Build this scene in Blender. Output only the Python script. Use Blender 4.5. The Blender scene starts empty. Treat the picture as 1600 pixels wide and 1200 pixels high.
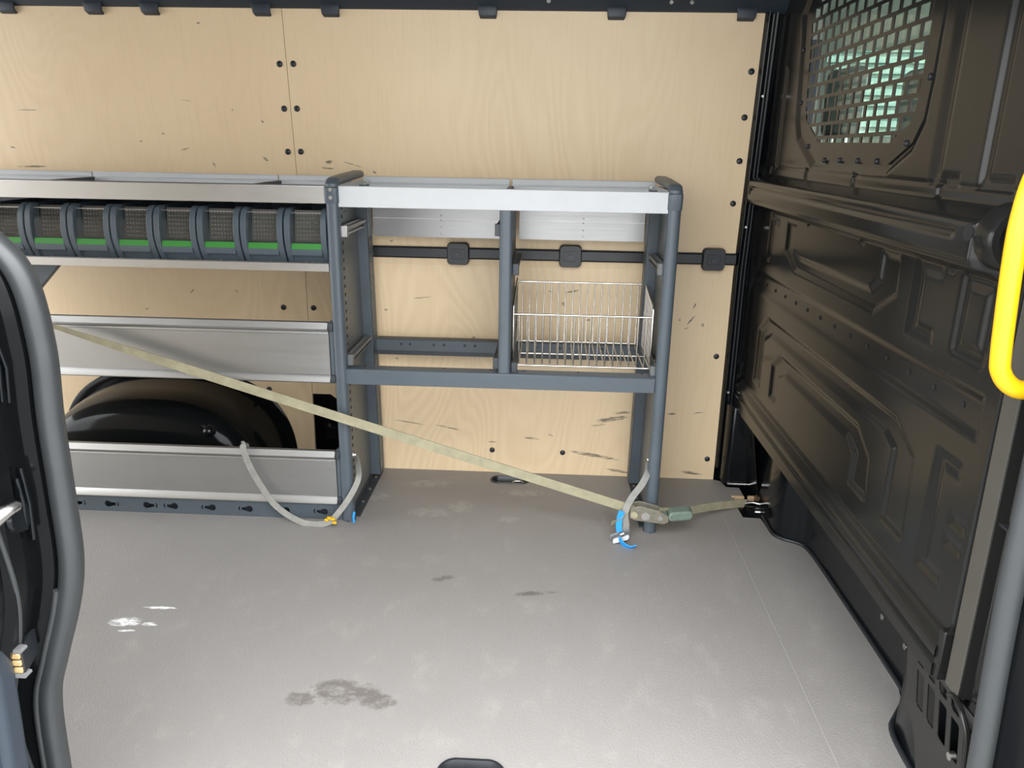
import bpy, bmesh, math, random
import numpy as np
from mathutils import Vector, Matrix
random.seed(4)
S = bpy.context.scene
C = S.collection
# ------------------------------------------------------------------ camera, light, exposure
F_PX, PITCH, YAW, ROLL, CAM_H = 1202.5, 0.30323, 0.04345, 0.01716, 1.15
cam_d = bpy.data.cameras.new('camera'); cam = bpy.data.objects.new('camera', cam_d); C.objects.link(cam)
cam_d.sensor_width = 36; cam_d.lens = F_PX / 1600 * 36; cam_d.clip_start = .02
fw = Vector((-math.sin(YAW) * math.cos(PITCH), math.cos(YAW) * math.cos(PITCH), -math.sin(PITCH)))
rt = Vector((math.cos(YAW), math.sin(YAW), 0)); up = rt.cross(fw)
r2 = rt * math.cos(ROLL) + up * math.sin(ROLL); u2 = up * math.cos(ROLL) - rt * math.sin(ROLL)
m = Matrix((r2, u2, -fw)).transposed().to_4x4(); m.translation = Vector((0, 0, CAM_H)); cam.matrix_world = m
S.camera = cam
wd = bpy.data.worlds.new('overcast_sky'); S.world = wd; wd.use_nodes = True
bg = wd.node_tree.nodes['Background']
# overcast sky: three times brighter overhead than at the horizon
_t = wd.node_tree; _tc = _t.nodes.new('ShaderNodeTexCoord'); _sx = _t.nodes.new('ShaderNodeSeparateXYZ'); _t.links.new(_tc.outputs['Generated'], _sx.inputs[0])
_mr = _t.nodes.new('ShaderNodeMapRange'); _t.links.new(_sx.outputs[2], _mr.inputs[0]); _mr.inputs[1].default_value = 0; _mr.inputs[2].default_value = 1; _mr.inputs[3].default_value = .36; _mr.inputs[4].default_value = 1.0
_mx = _t.nodes.new('ShaderNodeVectorMath'); _mx.operation = 'SCALE'; _mx.inputs[0].default_value = (.96, .985, 1.0); _t.links.new(_mr.outputs[0], _mx.inputs['Scale'])
_t.links.new(_mx.outputs[0], bg.inputs[0]); bg.inputs[1].default_value = 6.4
S.view_settings.view_transform = 'Standard'; S.view_settings.look = 'None'
S.view_settings.exposure = 1.0; S.view_settings.gamma = 1; S.view_settings.use_curve_mapping = False

# ------------------------------------------------------------------ material helpers
class NT:
    def __init__(s, name):
        s.m = bpy.data.materials.new(name); s.m.use_nodes = True; s.t = s.m.node_tree
        s.b = s.t.nodes['Principled BSDF']; s.out = s.t.nodes['Material Output']
    def n(s, typ, **kw):
        x = s.t.nodes.new(typ)
        for k, v in kw.items(): setattr(x, k, v)
        return x
    def put(s, sock, v):
        if isinstance(v, bpy.types.NodeSocket): s.t.links.new(v, sock)
        else: sock.default_value = v
    def math(s, op, a, b=None, c=None, clamp=False):
        x = s.n('ShaderNodeMath', operation=op, use_clamp=clamp); s.put(x.inputs[0], a)
        if b is not None: s.put(x.inputs[1], b)
        if c is not None: s.put(x.inputs[2], c)
        return x.outputs[0]
    def pos(s):
        return s.n('ShaderNodeNewGeometry').outputs['Position']
    def xyz(s, v):
        x = s.n('ShaderNodeSeparateXYZ'); s.put(x.inputs[0], v); return x.outputs
    def comb(s, x, y, z):
        k = s.n('ShaderNodeCombineXYZ'); s.put(k.inputs[0], x); s.put(k.inputs[1], y); s.put(k.inputs[2], z); return k.outputs[0]
    def mapping(s, v, sc, loc=(0, 0, 0)):
        k = s.n('ShaderNodeMapping'); s.put(k.inputs[0], v); k.inputs['Scale'].default_value = sc; k.inputs['Location'].default_value = loc
        return k.outputs[0]
    def noise(s, v, scale, detail=3, rough=.5, dist=0):
        k = s.n('ShaderNodeTexNoise'); s.put(k.inputs['Vector'], v); k.inputs['Scale'].default_value = scale
        k.inputs['Detail'].default_value = detail; k.inputs['Roughness'].default_value = rough; k.inputs['Distortion'].default_value = dist
        return k.outputs['Fac']
    def ramp(s, v, a, b):
        k = s.n('ShaderNodeMapRange', interpolation_type='SMOOTHSTEP'); s.put(k.inputs['Value'], v)
        k.inputs['From Min'].default_value = a; k.inputs['From Max'].default_value = b; return k.outputs[0]
    def mix(s, f, a, b):
        k = s.n('ShaderNodeMix', data_type='RGBA'); s.put(k.inputs[0], f)
        for i, v in ((6, a), (7, b)):
            if isinstance(v, tuple): v = v + (1,) if len(v) == 3 else v
            s.put(k.inputs[i], v)
        return k.outputs[2]
    def col(s, v):
        if isinstance(v, tuple): v = v + (1,)
        s.put(s.b.inputs['Base Color'], v)
    def bump(s, h, strength=.2, dist=.002):
        k = s.n('ShaderNodeBump'); s.put(k.inputs['Height'], h); k.inputs['Strength'].default_value = strength
        k.inputs['Distance'].default_value = dist; s.t.links.new(k.outputs[0], s.b.inputs['Normal'])
    def set(s, **kw):
        for k, v in kw.items(): s.put(s.b.inputs[k.replace('_', ' ')], v)
        return s
M = {}
def simple(name, col, rough=.5, metal=0, var=.12, scale=30, **kw):
    """plain finish with fine mottling and a slightly uneven gloss"""
    t = NT(name); p = t.pos(); f = t.noise(p, scale, 4, .6)
    c2 = tuple(max(0, c * (1 - var)) for c in col); c1 = tuple(min(1, c * (1 + var)) for c in col)
    t.col(t.mix(f, c2, c1)); t.set(Metallic=metal)
    t.put(t.b.inputs['Roughness'], t.math('MULTIPLY_ADD', f, .16, rough - .08))
    for k, v in kw.items(): t.put(t.b.inputs[k.replace('_', ' ')], v)
    M[name] = t.m; return t
def scuff_mask(t, px, pz, lst, pos, grain=(30, 30, 330)):
    tot = None
    grit = t.noise(t.mapping(pos, grain), 1, 5, .75)
    for (x, z, L, h, a) in lst:
        dx = t.math('SUBTRACT', px, x); dz = t.math('SUBTRACT', pz, z); ca, sa = math.cos(a), math.sin(a)
        u = t.math('ADD', t.math('MULTIPLY', dx, ca / L), t.math('MULTIPLY', dz, sa / L))
        v = t.math('ADD', t.math('MULTIPLY', dx, -sa / h), t.math('MULTIPLY', dz, ca / h))
        d = t.math('ADD', t.math('POWER', t.math('ABSOLUTE', u), 2.0), t.math('POWER', t.math('ABSOLUTE', v), 2.0))
        k = t.math('SUBTRACT', 1.0, d, clamp=True)
        tot = k if tot is None else t.math('MAXIMUM', tot, k)
    return t.ramp(t.math('MULTIPLY', t.math('POWER', tot, .4), grit), .34, .53), tot
SCUFFS = [(0.243,0.217,0.079,0.0125,0.19),(0.199,0.194,0.034,0.0056,0.12),(0.287,0.243,0.045,0.0067,0.13),(0.193,0.076,0.125,0.0095,-0.15),(0.277,0.02,0.064,0.0078,-0.13),(-0.481,0.181,0.081,0.0033,-0.15),(-0.341,0.166,0.069,0.0033,-0.19),(-0.040,0.135,0.046,0.0045,-0.07),(0.029,0.149,0.014,0.0056,-0.30),(0.542,0.022,0.052,0.0078,-0.11),(0.456,0.244,0.023,0.0056,0.00),(0.545,0.251,0.033,0.0033,0.15),(-0.179,0.117,0.023,0.0033,0.04),(-0.719,1.082,0.017,0.0077,0.12),(-0.727,1.062,0.028,0.0033,-0.04),(-0.635,1.073,0.061,0.0022,-0.28),(-0.573,1.052,0.009,0.0044,-0.36),(-0.529,0.828,0.011,0.0056,0.38),(-0.930,1.088,0.014,0.0066,-0.63),(-1.103,1.067,0.013,0.0033,-1.11),(-1.192,1.114,0.023,0.0033,0.27),(-1.259,1.161,0.008,0.0044,0.00),(-1.337,1.136,0.005,0.0035,0.00),(-1.021,1.236,0.005,0.0035,0.00),(-1.692,1.227,0.048,0.0022,0.00),(-1.722,1.050,0.066,0.0044,0.02),(-1.773,1.110,0.014,0.0033,-0.30),(-0.927,1.203,0.008,0.0044,-0.69),(-1.169,1.263,0.031,0.0022,-0.06),(-1.095,1.487,0.008,0.0044,0.00),(-0.555,0.591,0.009,0.0045,0.00),(-0.250,0.500,0.014,0.0067,0.30),(-0.522,0.418,0.011,0.0045,0.00),(0.496,0.584,0.032,0.0050,0.94),(0.481,0.554,0.011,0.0045,0.38),(0.536,0.567,0.009,0.0089,-0.46),(0.503,0.632,0.017,0.0045,1.16),(0.457,0.583,0.006,0.0067,0.00),(0.012,0.670,0.011,0.0056,0.09),(0.089,0.672,0.032,0.0056,0.22),(0.058,0.627,0.011,0.0089,-0.85),(0.147,0.574,0.011,0.0045,0.00),(-1.236,0.639,0.019,0.0034,0.82),(-1.077,0.643,0.009,0.0034,-1.11),(-1.404,0.573,0.010,0.0033,0.10),(-0.427,0.637,0.044,0.0022,0.11),(0.141,0.465,0.007,0.0056,0.14)]
def ply_mat(name, scuffs):
    t = NT(name); p = t.pos(); x, y, z = t.xyz(p)
    n1 = t.noise(t.mapping(p, (2.3, .4, .85), (3.1, 0, 1.7)), 1.0, 2, .45, .5)
    rings = t.math('SINE', t.math('MULTIPLY', n1, 190.0))
    rings = t.math('MULTIPLY_ADD', rings, .5, .5)
    amp = t.ramp(t.noise(t.mapping(p, (1.1, .5, .8), (7, 0, 2)), 1, 2), .38, .62)
    streak = t.noise(t.mapping(p, (120, 20, 6)), 1, 3, .6)
    blot = t.noise(p, 2.2, 3, .5)
    base = t.mix(blot, (.645, .49, .305), (.735, .575, .375))
    base = t.mix(t.math('MULTIPLY', t.math('MULTIPLY', rings, amp), .24), base, (.52, .355, .19))
    base = t.mix(t.math('MULTIPLY', t.ramp(streak, .45, .75), .14), base, (.50, .35, .20))
    if scuffs:
        msk, raw = scuff_mask(t, x, z, scuffs, p)
        base = t.mix(t.math('MULTIPLY', msk, .85), base, (.055, .05, .048))
    t.col(base); t.set(Roughness=.42)
    t.bump(streak, .05, .001); M[name] = t.m
ply_mat('birch_ply', SCUFFS)
def floor_mat():
    t = NT('floor_mesh_film'); p = t.pos(); x, y, z = t.xyz(p)
    big = t.noise(p, 1.7, 5, .6); fine = t.noise(p, 420, 2, .6); mid = t.noise(t.mapping(p, (14, 9, 1)), 1, 5, .65)
    c = t.mix(big, (.192, .178, .168), (.254, .239, .228))
    c = t.mix(t.math('MULTIPLY', t.ramp(mid, .52, .75), .34), c, (.34, .315, .29))
    c = t.mix(t.math('MULTIPLY', t.ramp(fine, .4, .75), .35), c, (.32, .30, .285))
    # pale dusty patches, dark spill, white paint scrapes (each with a shape of its own)
    pale, _ = scuff_mask(t, x, y, [(-.36, 2.25, .10, .045, 0), (-.40, 2.47, .12, .04, .1), (-.26, 2.30, .06, .06, 0), (-.06, 2.42, .10, .04, 0), (-.10, 2.22, .05, .035, 0), (-.55, 2.35, .06, .05, 0)], p, (40, 40, 1))
    c = t.mix(t.math('MULTIPLY', pale, .30), c, (.45, .42, .38))
    dark, _ = scuff_mask(t, x, y, [(-.42, 1.385, .11, .055, .02), (-.34, 1.36, .06, .035, 0), (-.50, 1.36, .05, .035, .1), (-.26, 1.86, .05, .018, .4), (-.02, 1.80, .10, .015, .15)], p, (24, 30, 1))
    c = t.mix(t.math('MULTIPLY', dark, .62), c, (.070, .056, .045))
    wht, _ = scuff_mask(t, x, y, [(-.965, 1.665, .055, .010, .02), (-1.02, 1.60, .055, .026, .06), (-.955, 1.595, .03, .010, 0), (-1.0, 1.565, .03, .006, .1)], p, (40, 160, 1))
    c = t.mix(t.math('MULTIPLY', wht, .95), c, (.85, .85, .86))
    t.col(c); t.put(t.b.inputs['Roughness'], t.math('MULTIPLY_ADD', mid, .2, .42))
    w = t.n('ShaderNodeTexVoronoi'); w.inputs['Scale'].default_value = 330; t.put(w.inputs['Vector'], p)
    t.bump(w.outputs['Distance'], .35, .0012); M['floor'] = t.m
floor_mat()
simple('rack_paint', (.066, .082, .097), .42, 0, .15, 14)
simple('rack_panel', (.105, .112, .112), .38, 0, .12, 14)
simple('rack_dark', (.030, .036, .043), .5)
def alu(name, col, rough, metal=1.0):
    t = NT(name); p = t.pos(); f = t.noise(t.mapping(p, (5, 60, 140)), 1, 4, .6); b = t.noise(p, 7, 4, .65)
    c = t.mix(b, tuple(k * .84 for k in col), col); t.col(c); t.set(Metallic=metal)
    t.put(t.b.inputs['Roughness'], t.math('MULTIPLY_ADD', f, .16, rough - .05)); t.bump(f, .06, .001); M[name] = t.m
alu('alu_dull', (.51, .495, .475), .42)
alu('alu_bright', (.54, .55, .56), .5, .0)
alu('alu_stained', (.25, .247, .243), .3)
alu('alu_flap', (.46, .46, .455), .40)
simple('steel', (.62, .61, .59), .28, 1, .1); simple('chrome_wire', (.70, .67, .62), .25, 1, .1)
simple('black_paint', (.004, .005, .006), .15, 0, .1, 5, IOR=1.4)
simple('black_plastic', (.011, .013, .016), .42); simple('navy_plastic', (.022, .030, .042), .45)
simple('dark_hole', (.004, .004, .005), .8)
def bulk():
    t = NT('bulkhead_paint'); p = t.pos(); f = t.noise(p, 5, 4, .6); g = t.noise(p, 900, 2, .5)
    t.col(t.mix(f, (.008, .0082, .0077), (.0125, .0125, .0115)))
    t.put(t.b.inputs['Roughness'], t.math('MULTIPLY_ADD', f, .10, .15)); t.set(IOR=1.37)
    t.bump(g, .05, .0006); M['bulkhead'] = t.m
bulk()
simple('seal_rubber', (.027, .0295, .031), .42, 0, .1, 40); simple('yellow', (.66, .37, .006), .34, 0, .05)
simple('bin_plastic', (.058, .076, .092), .42, 0, .12, 25); simple('bin_inside', (.080, .073, .068), .6); simple('bin_stud', (.24, .225, .215), .4)
simple('green_label', (.022, .18, .02), .5, 0, .08); simple('blue_web', (.012, .27, .66), .6)
simple('strap_yellow', (.29, .265, .175), .8, 0, .45, 28); simple('strap_grey', (.23, .225, .205), .8, 0, .35, 45)
simple('ratchet', (.19, .175, .135), .55, .4, .5, 90); simple('ratchet_green', (.14, .19, .15), .6, .1, .5, 90)
simple('cam_buckle', (.30, .31, .32), .45, .4); simple('raw_wood', (.52, .34, .20), .7); simple('gold', (.85, .60, .28), .35, .6, .05)
simple('seat_fabric', (.20, .22, .20), .9); simple('cab_trim', (.30, .33, .28), .8); simple('roof_lining', (.05, .055, .065), .8)
simple('asphalt', (.20, .20, .20), .9, 0, .3, 12); simple('pale_green_steel', (.19, .265, .23), .5, 0, .05); simple('dust', (.33, .31, .29), .9)
simple('olive_strip', (.05, .046, .037), .55); simple('pale_lining', (.50, .44, .36), .5, 0, .1, 4)
simple('arch_black', (.004, .0045, .005), .12, 0, .1, 5, Specular_IOR_Level=.13); simple('grey_plastic', (.14, .14, .14), .5)
def glassy(name, tint, gl):
    t = NT(name); tr = t.n('ShaderNodeBsdfTransparent'); tr.inputs[0].default_value = tint + (1,)
    g = t.n('ShaderNodeBsdfGlossy'); g.inputs['Roughness'].default_value = .05
    lw = t.n('ShaderNodeLayerWeight'); fac = t.math('MULTIPLY_ADD', t.math('POWER', lw.outputs['Facing'], 5.0), .9, gl)
    mx = t.n('ShaderNodeMixShader'); t.t.links.new(fac, mx.inputs[0]); t.t.links.new(tr.outputs[0], mx.inputs[1]); t.t.links.new(g.outputs[0], mx.inputs[2])
    t.t.links.new(mx.outputs[0], t.out.inputs[0]); M[name] = t.m
glassy('clear_pane', (.86, .88, .86), .05); glassy('cab_glass', (.90, .96, .93), .05)

# ------------------------------------------------------------------ mesh helpers
class MB:
    def __init__(s): s.v = []; s.f = []
    def add(s, vs, fs):
        o = len(s.v); s.v += [tuple(v) for v in vs]; s.f += [tuple(i + o for i in f) for f in fs]; return s
    def box(s, x0, x1, y0, y1, z0, z1):
        return s.add([(x0,y0,z0),(x1,y0,z0),(x1,y1,z0),(x0,y1,z0),(x0,y0,z1),(x1,y0,z1),(x1,y1,z1),(x0,y1,z1)],
                     [(0,3,2,1),(4,5,6,7),(0,1,5,4),(1,2,6,5),(2,3,7,6),(3,0,4,7)])
    def loft(s, rings, cap=True, closed=True):
        n = len(rings[0]); vs = [p for r in rings for p in r]; fs = []
        for i in range(len(rings) - 1):
            for j in range(n if closed else n - 1):
                k = (j + 1) % n; fs.append((i*n+j, i*n+k, (i+1)*n+k, (i+1)*n+j))
        if cap and closed: fs.append(tuple(range(n))[::-1]); fs.append(tuple((len(rings)-1)*n + j for j in range(n)))
        return s.add(vs, fs)
    def sweep(s, path, sec, upv=None, cap=True):
        """sweep section [(a,b)] along path; a along side vector, b along up vector"""
        P = [Vector(p) for p in path]; rings = []; prev = None
        for i, p in enumerate(P):
            t = (P[min(i+1, len(P)-1)] - P[max(i-1, 0)]).normalized()
            if upv is not None: u = Vector(upv[i] if isinstance(upv, list) else upv)
            else: u = prev if prev is not None else (Vector((0,0,1)) if abs(t.z) < .9 else Vector((0,1,0)))
            u = (u - t * u.dot(t)).normalized(); prev = u; a = t.cross(u)
            sc = sec(i) if callable(sec) else sec
            rings.append([p + a * q[0] + u * q[1] for q in sc])
        return s.loft(rings, cap)
    def tube(s, path, r, n=10, cap=True):
        return s.sweep(path, [(r*math.cos(2*math.pi*k/n), r*math.sin(2*math.pi*k/n)) for k in range(n)], None, cap)
    def cyl(s, a, b, r, n=16, r2=None):
        a = Vector(a); b = Vector(b); t = (b - a).normalized(); u = t.orthogonal().normalized(); w = t.cross(u); r2 = r if r2 is None else r2
        ring = lambda c, q: [c + (u*math.cos(2*math.pi*k/n) + w*math.sin(2*math.pi*k/n)) * q for k in range(n)]
        return s.loft([ring(a, r), ring(b, r2)])
    def prism(s, poly, f, a, b):
        """extrude 2d polygon through f(u,v,w)"""
        return s.loft([[f(u, v, a) for u, v in poly], [f(u, v, b) for u, v in poly]])
    def plate(s, outer, holes, f, t, cuts=()):
        bm = bmesh.new(); loops = [outer] + list(holes); es = []
        for lp in loops:
            vs = [bm.verts.new((u, v, 0)) for u, v in lp]
            es += [bm.edges.new((vs[i], vs[(i+1) % len(vs)])) for i in range(len(vs))]
        bmesh.ops.triangle_fill(bm, use_beauty=True, use_dissolve=False, edges=es, normal=(0, 0, 1))
        for c in cuts:
            bmesh.ops.bisect_plane(bm, geom=bm.verts[:] + bm.edges[:] + bm.faces[:], plane_co=(0, c, 0), plane_no=(0, 1, 0))
        bm.verts.index_update(); n = len(bm.verts); V = [v.co.copy() for v in bm.verts]
        fs = [tuple(v.index for v in fc.verts) for fc in bm.faces]
        fs2 = fs + [tuple(i + n for i in q[::-1]) for q in fs]
        for e in bm.edges:
            if len(e.link_faces) == 1: a, b = e.verts[0].index, e.verts[1].index; fs2.append((a, b, b + n, a + n))
        bm.free()
        return s.add([f(v.x, v.y, 0) for v in V] + [f(v.x, v.y, t) for v in V], fs2)
    def mesh(s, name, off=(0, 0, 0), smooth=None):
        me = bpy.data.meshes.new(name); ox, oy, oz = off
        me.from_pydata([(x-ox, y-oy, z-oz) for x, y, z in s.v], [], s.f)
        bm = bmesh.new(); bm.from_mesh(me); bmesh.ops.recalc_face_normals(bm, faces=bm.faces[:]); bm.to_mesh(me); bm.free()
        if smooth is not None:
            me.polygons.foreach_set('use_smooth', [True] * len(me.polygons)); me.set_sharp_from_angle(angle=math.radians(smooth))
        return me
def wloc(o):
    l = Vector((0, 0, 0))
    while o: l += o.location; o = o.parent
    return l
def tag(o, label=None, cat=None, group=None, kind=None):
    for k, v in (('label', label), ('category', cat), ('group', group), ('kind', kind)):
        if v: o[k] = v
    return o
def obj(name, mb, mat, parent=None, smooth=None, bevel=0, seg=2, kind=None):
    if parent: off = wloc(parent)
    elif kind == 'structure': off = Vector((0, 0, 0))
    else:
        a = np.array(mb.v); lo, hi = a.min(0), a.max(0); off = Vector(((lo[0]+hi[0])/2, (lo[1]+hi[1])/2, lo[2]))
    me = mb.mesh(name, off, 40 if (bevel and smooth is None) else smooth); me.materials.append(M[mat])
    o = bpy.data.objects.new(name, me); C.objects.link(o); o.parent = parent
    if not parent: o.location = off
    if bevel:
        b = o.modifiers.new('bevel', 'BEVEL'); b.width = bevel; b.segments = seg; b.limit_method = 'ANGLE'; b.angle_limit = math.radians(40)
    if kind: o['kind'] = kind
    return o
def thing(name, loc, label, cat, group=None):
    o = bpy.data.objects.new(name, None); C.objects.link(o); o.location = loc; o.empty_display_size = .05
    return tag(o, label, cat, group)
def dup(o, loc=None, parent=None, kids=True):
    c = o.copy(); C.objects.link(c)
    if parent is not None: c.parent = parent
    if loc is not None: c.location = loc
    if kids:
        for ch in list(o.children): dup(ch, None, c)
    return c
def rrect(w, h, r, n=4, cx=0, cy=0):
    out = []
    for (sx, sy, a0) in ((1, 1, 0), (-1, 1, 90), (-1, -1, 180), (1, -1, 270)):
        for k in range(n + 1):
            a = math.radians(a0 + 90 * k / n); out.append((cx + sx*(w/2-r) + r*math.cos(a), cy + sy*(h/2-r) + r*math.sin(a)))
    return out
def circ(cx, cy, r, n=12): return [(cx + r*math.cos(2*math.pi*k/n), cy + r*math.sin(2*math.pi*k/n)) for k in range(n)]
def spline(pts, n=8):
    P = [Vector(p) for p in pts]; out = []
    for i in range(len(P) - 1):
        p0, p1, p2, p3 = P[max(i-1, 0)], P[i], P[i+1], P[min(i+2, len(P)-1)]
        for k in range(n):
            t = k / n
            out.append(.5 * ((2*p1) + (p2-p0)*t + (2*p0-5*p1+4*p2-p3)*t*t + (3*p1-p0-3*p2+p3)*t**3))
    return out + [P[-1]]

# ------------------------------------------------------------------ the setting
def wall_y(z): return 2.59 + .015 * z / .75 if z < .75 else 2.605 - .07 * (z - .75) / .79
SEAM_X = -.831
# outside ground and the van's bare shell
obj('ground', MB().box(-9, 9, -9, 9, -.66, -.60), 'asphalt', kind='structure')
# far side wall: painted steel skin, plywood lining in two sheets
shell = MB()
prof = [(2.66, -.05), (2.675, .75), (2.605, 1.54), (2.52, 1.75), (2.56, 1.77), (2.72, 1.5), (2.74, .75), (2.72, -.05)]
shell.prism(prof, lambda a, b, w: (w, a, b), -2.75, .80)
wall_back = obj('wall_back', shell, 'black_paint', kind='structure')
def on_wall(u, v, w): return (u, wall_y(v) + w, v)
ztop = 1.532
# wheel arch cut-out follows the arch
def arch_pt(a, s=1.0, cx=-1.335):
    ca, sa = math.cos(a), math.sin(a)
    return (cx + .425 * s * math.copysign(abs(ca) ** .8, ca), .355 * s * (abs(sa) ** .8))
cut = [arch_pt(math.pi * k / 28) for k in range(29)]
left_sheet = [(-2.70, 0), (-1.335 - .425, 0)] + cut[::-1][1:-1] + [(-1.335 + .425, 0), (SEAM_X - .0008, 0), (SEAM_X - .0008, ztop), (-2.70, ztop)]
pl = obj('plywood_panel', MB().plate(left_sheet, [], on_wall, .012, cuts=(.75,)), 'birch_ply', wall_back)
right_sheet = [(SEAM_X + .0008, 0), (.622, 0), (.622, ztop), (SEAM_X + .0008, ztop), (SEAM_X + .0008, .278), (-.765, .278), (-.728, .25), (-.728, .06), (SEAM_X + .0008, .06)]
pr = obj('plywood_panel', MB().plate(right_sheet, [], on_wall, .012, cuts=(.75,)), 'birch_ply', wall_back)
screw = MB(); 
ringp = lambda r, y: [(r*math.cos(2*math.pi*k/14), y, r*math.sin(2*math.pi*k/14)) for k in range(14)]
screw.loft([ringp(.0095, .001), ringp(.0095, -.002), ringp(.007, -.0042), ringp(.0035, -.0046), ringp(.003, -.003)])
proto = None
for (x, z) in [(-.870,1.378),(-.826,1.379),(-.865,1.244),(-.823,1.245),(-.862,1.111),(-.819,1.112),(-.915,.591),(-.809,.592),(-.989,.289),(-.181,.082),(.075,.081),(.596,.075),(.592,.458),(.597,.974),(.604,1.107),(.606,1.239),(.613,1.374)]:
    k = wall_y(z) / 2.6; x *= k; z = 1.15 + (z - 1.15) * k
    par = pl if x < SEAM_X else pr; loc = Vector((x, wall_y(z) - .0005, z))
    if proto is None: proto = obj('screw', screw, 'dark_hole', par, smooth=40); proto.location = loc; proto.data.materials.clear(); proto.data.materials.append(M['black_plastic'])
    else: dup(proto, loc, par)
# pressed detail of the steel skin seen through the opening beside the arch
obj('skin_rib', MB().prism([(-.80, .13), (-.79, .12), (-.755, .12), (-.745, .13), (-.745, .14), (-.757, .131), (-.79, .131), (-.80, .14)], lambda a, b, w: (a, 2.652 + w, b), 0, .015), 'black_paint', wall_back, bevel=.002)
# black front post between lining and bulkhead
post = MB()
sec = [(.622, 2.60), (.634, 2.585), (.640, 2.600), (.650, 2.604), (.655, 2.594), (.664, 2.594), (.668, 2.615), (.70, 2.62), (.74, 2.66), (.62, 2.68)]
rings = []
for z in (.045, .06, .40, .75, 1.15, 1.54, 1.72):
    dy = wall_y(max(z, 0)) - 2.60; g = .006 if z < .05 else 0
    rings.append([(x, y + dy + g, z) for x, y in sec])
post.loft(rings); obj('post', post, 'black_paint', wall_back, bevel=.003)
obj('post_foot', MB().prism([(.648, 2.525), (.655, 2.518), (.725, 2.518), (.735, 2.53), (.735, 2.62), (.64, 2.62), (.64, 2.54)], lambda a, b, w: (a, b, w), .012, .30), 'black_paint', wall_back, bevel=.006, seg=3)
for z in (.18, .33, .9, 1.3): obj('rivet', MB().cyl((.645, wall_y(z) - .001, z), (.645, wall_y(z) + .012, z), .004, 10), 'steel', wall_back)
obj('sill_bracket', MB().tube([(.655, 2.515, .02), (.69, 2.513, .02), (.745, 2.512, .02)], .005, 8), 'steel', wall_back, smooth=50)
# roof rail trim with its push-in clips
tr = MB(); tr.prism([(2.545, ztop - .006), (2.523, ztop + .002), (2.46, 1.62), (2.38, 1.70), (2.42, 1.73), (2.56, 1.66)], lambda a, b, w: (w, a, b), -2.7, .72)
trim = obj('trim_1', tr, 'navy_plastic', kind='structure', bevel=.003)
cp = MB()
cp.sweep([(0, .010, .03), (0, -.006, .024), (0, -.012, .010), (0, -.008, -.008), (0, .006, -.014)], lambda i: rrect((.064, .062, .058, .054, .050)[i], .008, .0035, 3), upv=[(0, .3, 1), (0, -1, .4), (0, -1, 0), (0, -.6, -1), (0, .2, -1)])
cproto = None
for x in (-1.686, -1.411, -1.235, -.889, -.678, -.201, .183, .565):
    if cproto is None: cproto = obj('clip', cp, 'navy_plastic', trim, smooth=50); cproto.location = (x, 2.531, 1.524)
    else: dup(cproto, (x, 2.531, 1.524), trim)
for x in (-.02, .34, .40): obj('roof_bolt', MB().cyl((x, 2.508, 1.552), (x, 2.52, 1.56), .006, 10), 'steel', trim)
obj('trim_pipe', MB().tube(spline([(.28, 2.49, 1.56), (.32, 2.485, 1.565), (.36, 2.48, 1.555), (.40, 2.485, 1.57)]), .005, 8), 'black_plastic', trim, smooth=50)
# ceiling
obj('ceiling', MB().box(-2.75, .72, .86, 2.60, 1.755, 1.79), 'roof_lining', kind='structure')
# near side wall towards the rear; rear end left open to let in daylight
obj('wall_near', MB().box(-2.75, -.80, .90, .94, -.05, 1.77), 'pale_lining', kind='structure')  # unseen plywood lining, paled for its reflection in the flap boards
obj('wall_near_skin', MB().box(-2.75, -.92, .78, .895, -.35, 1.80), 'black_paint', kind='structure')
# ------------------------------------------------------------------ floor
fl_sub = obj('floor', MB().box(-2.75, .86, .93, 2.72, -.06, -.030), 'black_paint', kind='structure')
edge = [(.622, 2.59), (.645, 2.575), (.655, 2.528), (.70, 2.525), (.70, 2.452), (.655, 2.44), (.660, 2.296), (.715, 2.293), (.722, 2.20), (.731, 2.170), (.748, 2.148), (.772, 2.134), (.792, 2.118), (.804, 2.085), (.809, 1.95), (.815, 1.49), (.802, 1.44), (.765, 1.39), (.738, 1.345), (.731, 1.25), (.731, .95)]
def stadium(cx, cy, w, h, n=10): return rrect(w, h, h / 2 - .0005, n, cx, cy)
CUPS = [(-.111, 2.523, .132, .056), (-.117, 1.175, .124, .066)]
gap = .0007
fz = lambda u, v, w: (u, v, -w)
obj('floor_panel', MB().plate([(-2.70, .95), (-.835 - gap, .95), (-.835 - gap, 2.59), (-2.70, 2.59)], [], fz, .012), 'floor', fl_sub)
obj('floor_panel', MB().plate([(-.835 + gap, .95), (.596 - gap, .95), (.596 - gap, 2.59), (-.835 + gap, 2.59)], [stadium(*c) for c in CUPS], fz, .012), 'floor', fl_sub)
obj('floor_panel', MB().plate([(.596 + gap, .95), (.596 + gap, 2.59)] + edge, [], fz, .012), 'floor', fl_sub)
for x in (-.835, .596): obj('seam', MB().box(x - gap, x + gap, .95, 2.59, -.03, -.0004), 'dust', fl_sub)
for (x0, y0, x1, y1) in ((.657, 2.447, .70, 2.451), (.712, 2.447, .748, 2.452)):
    obj('cut_edge', MB().box(x0, x1, y0 - .004, y1 + .006, -.012, .004), 'raw_wood', fl_sub, bevel=.003)
obj('sill', MB().box(-.75, .72, .84, .949, -.30, -.004), 'black_plastic', fl_sub, bevel=.008)
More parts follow.
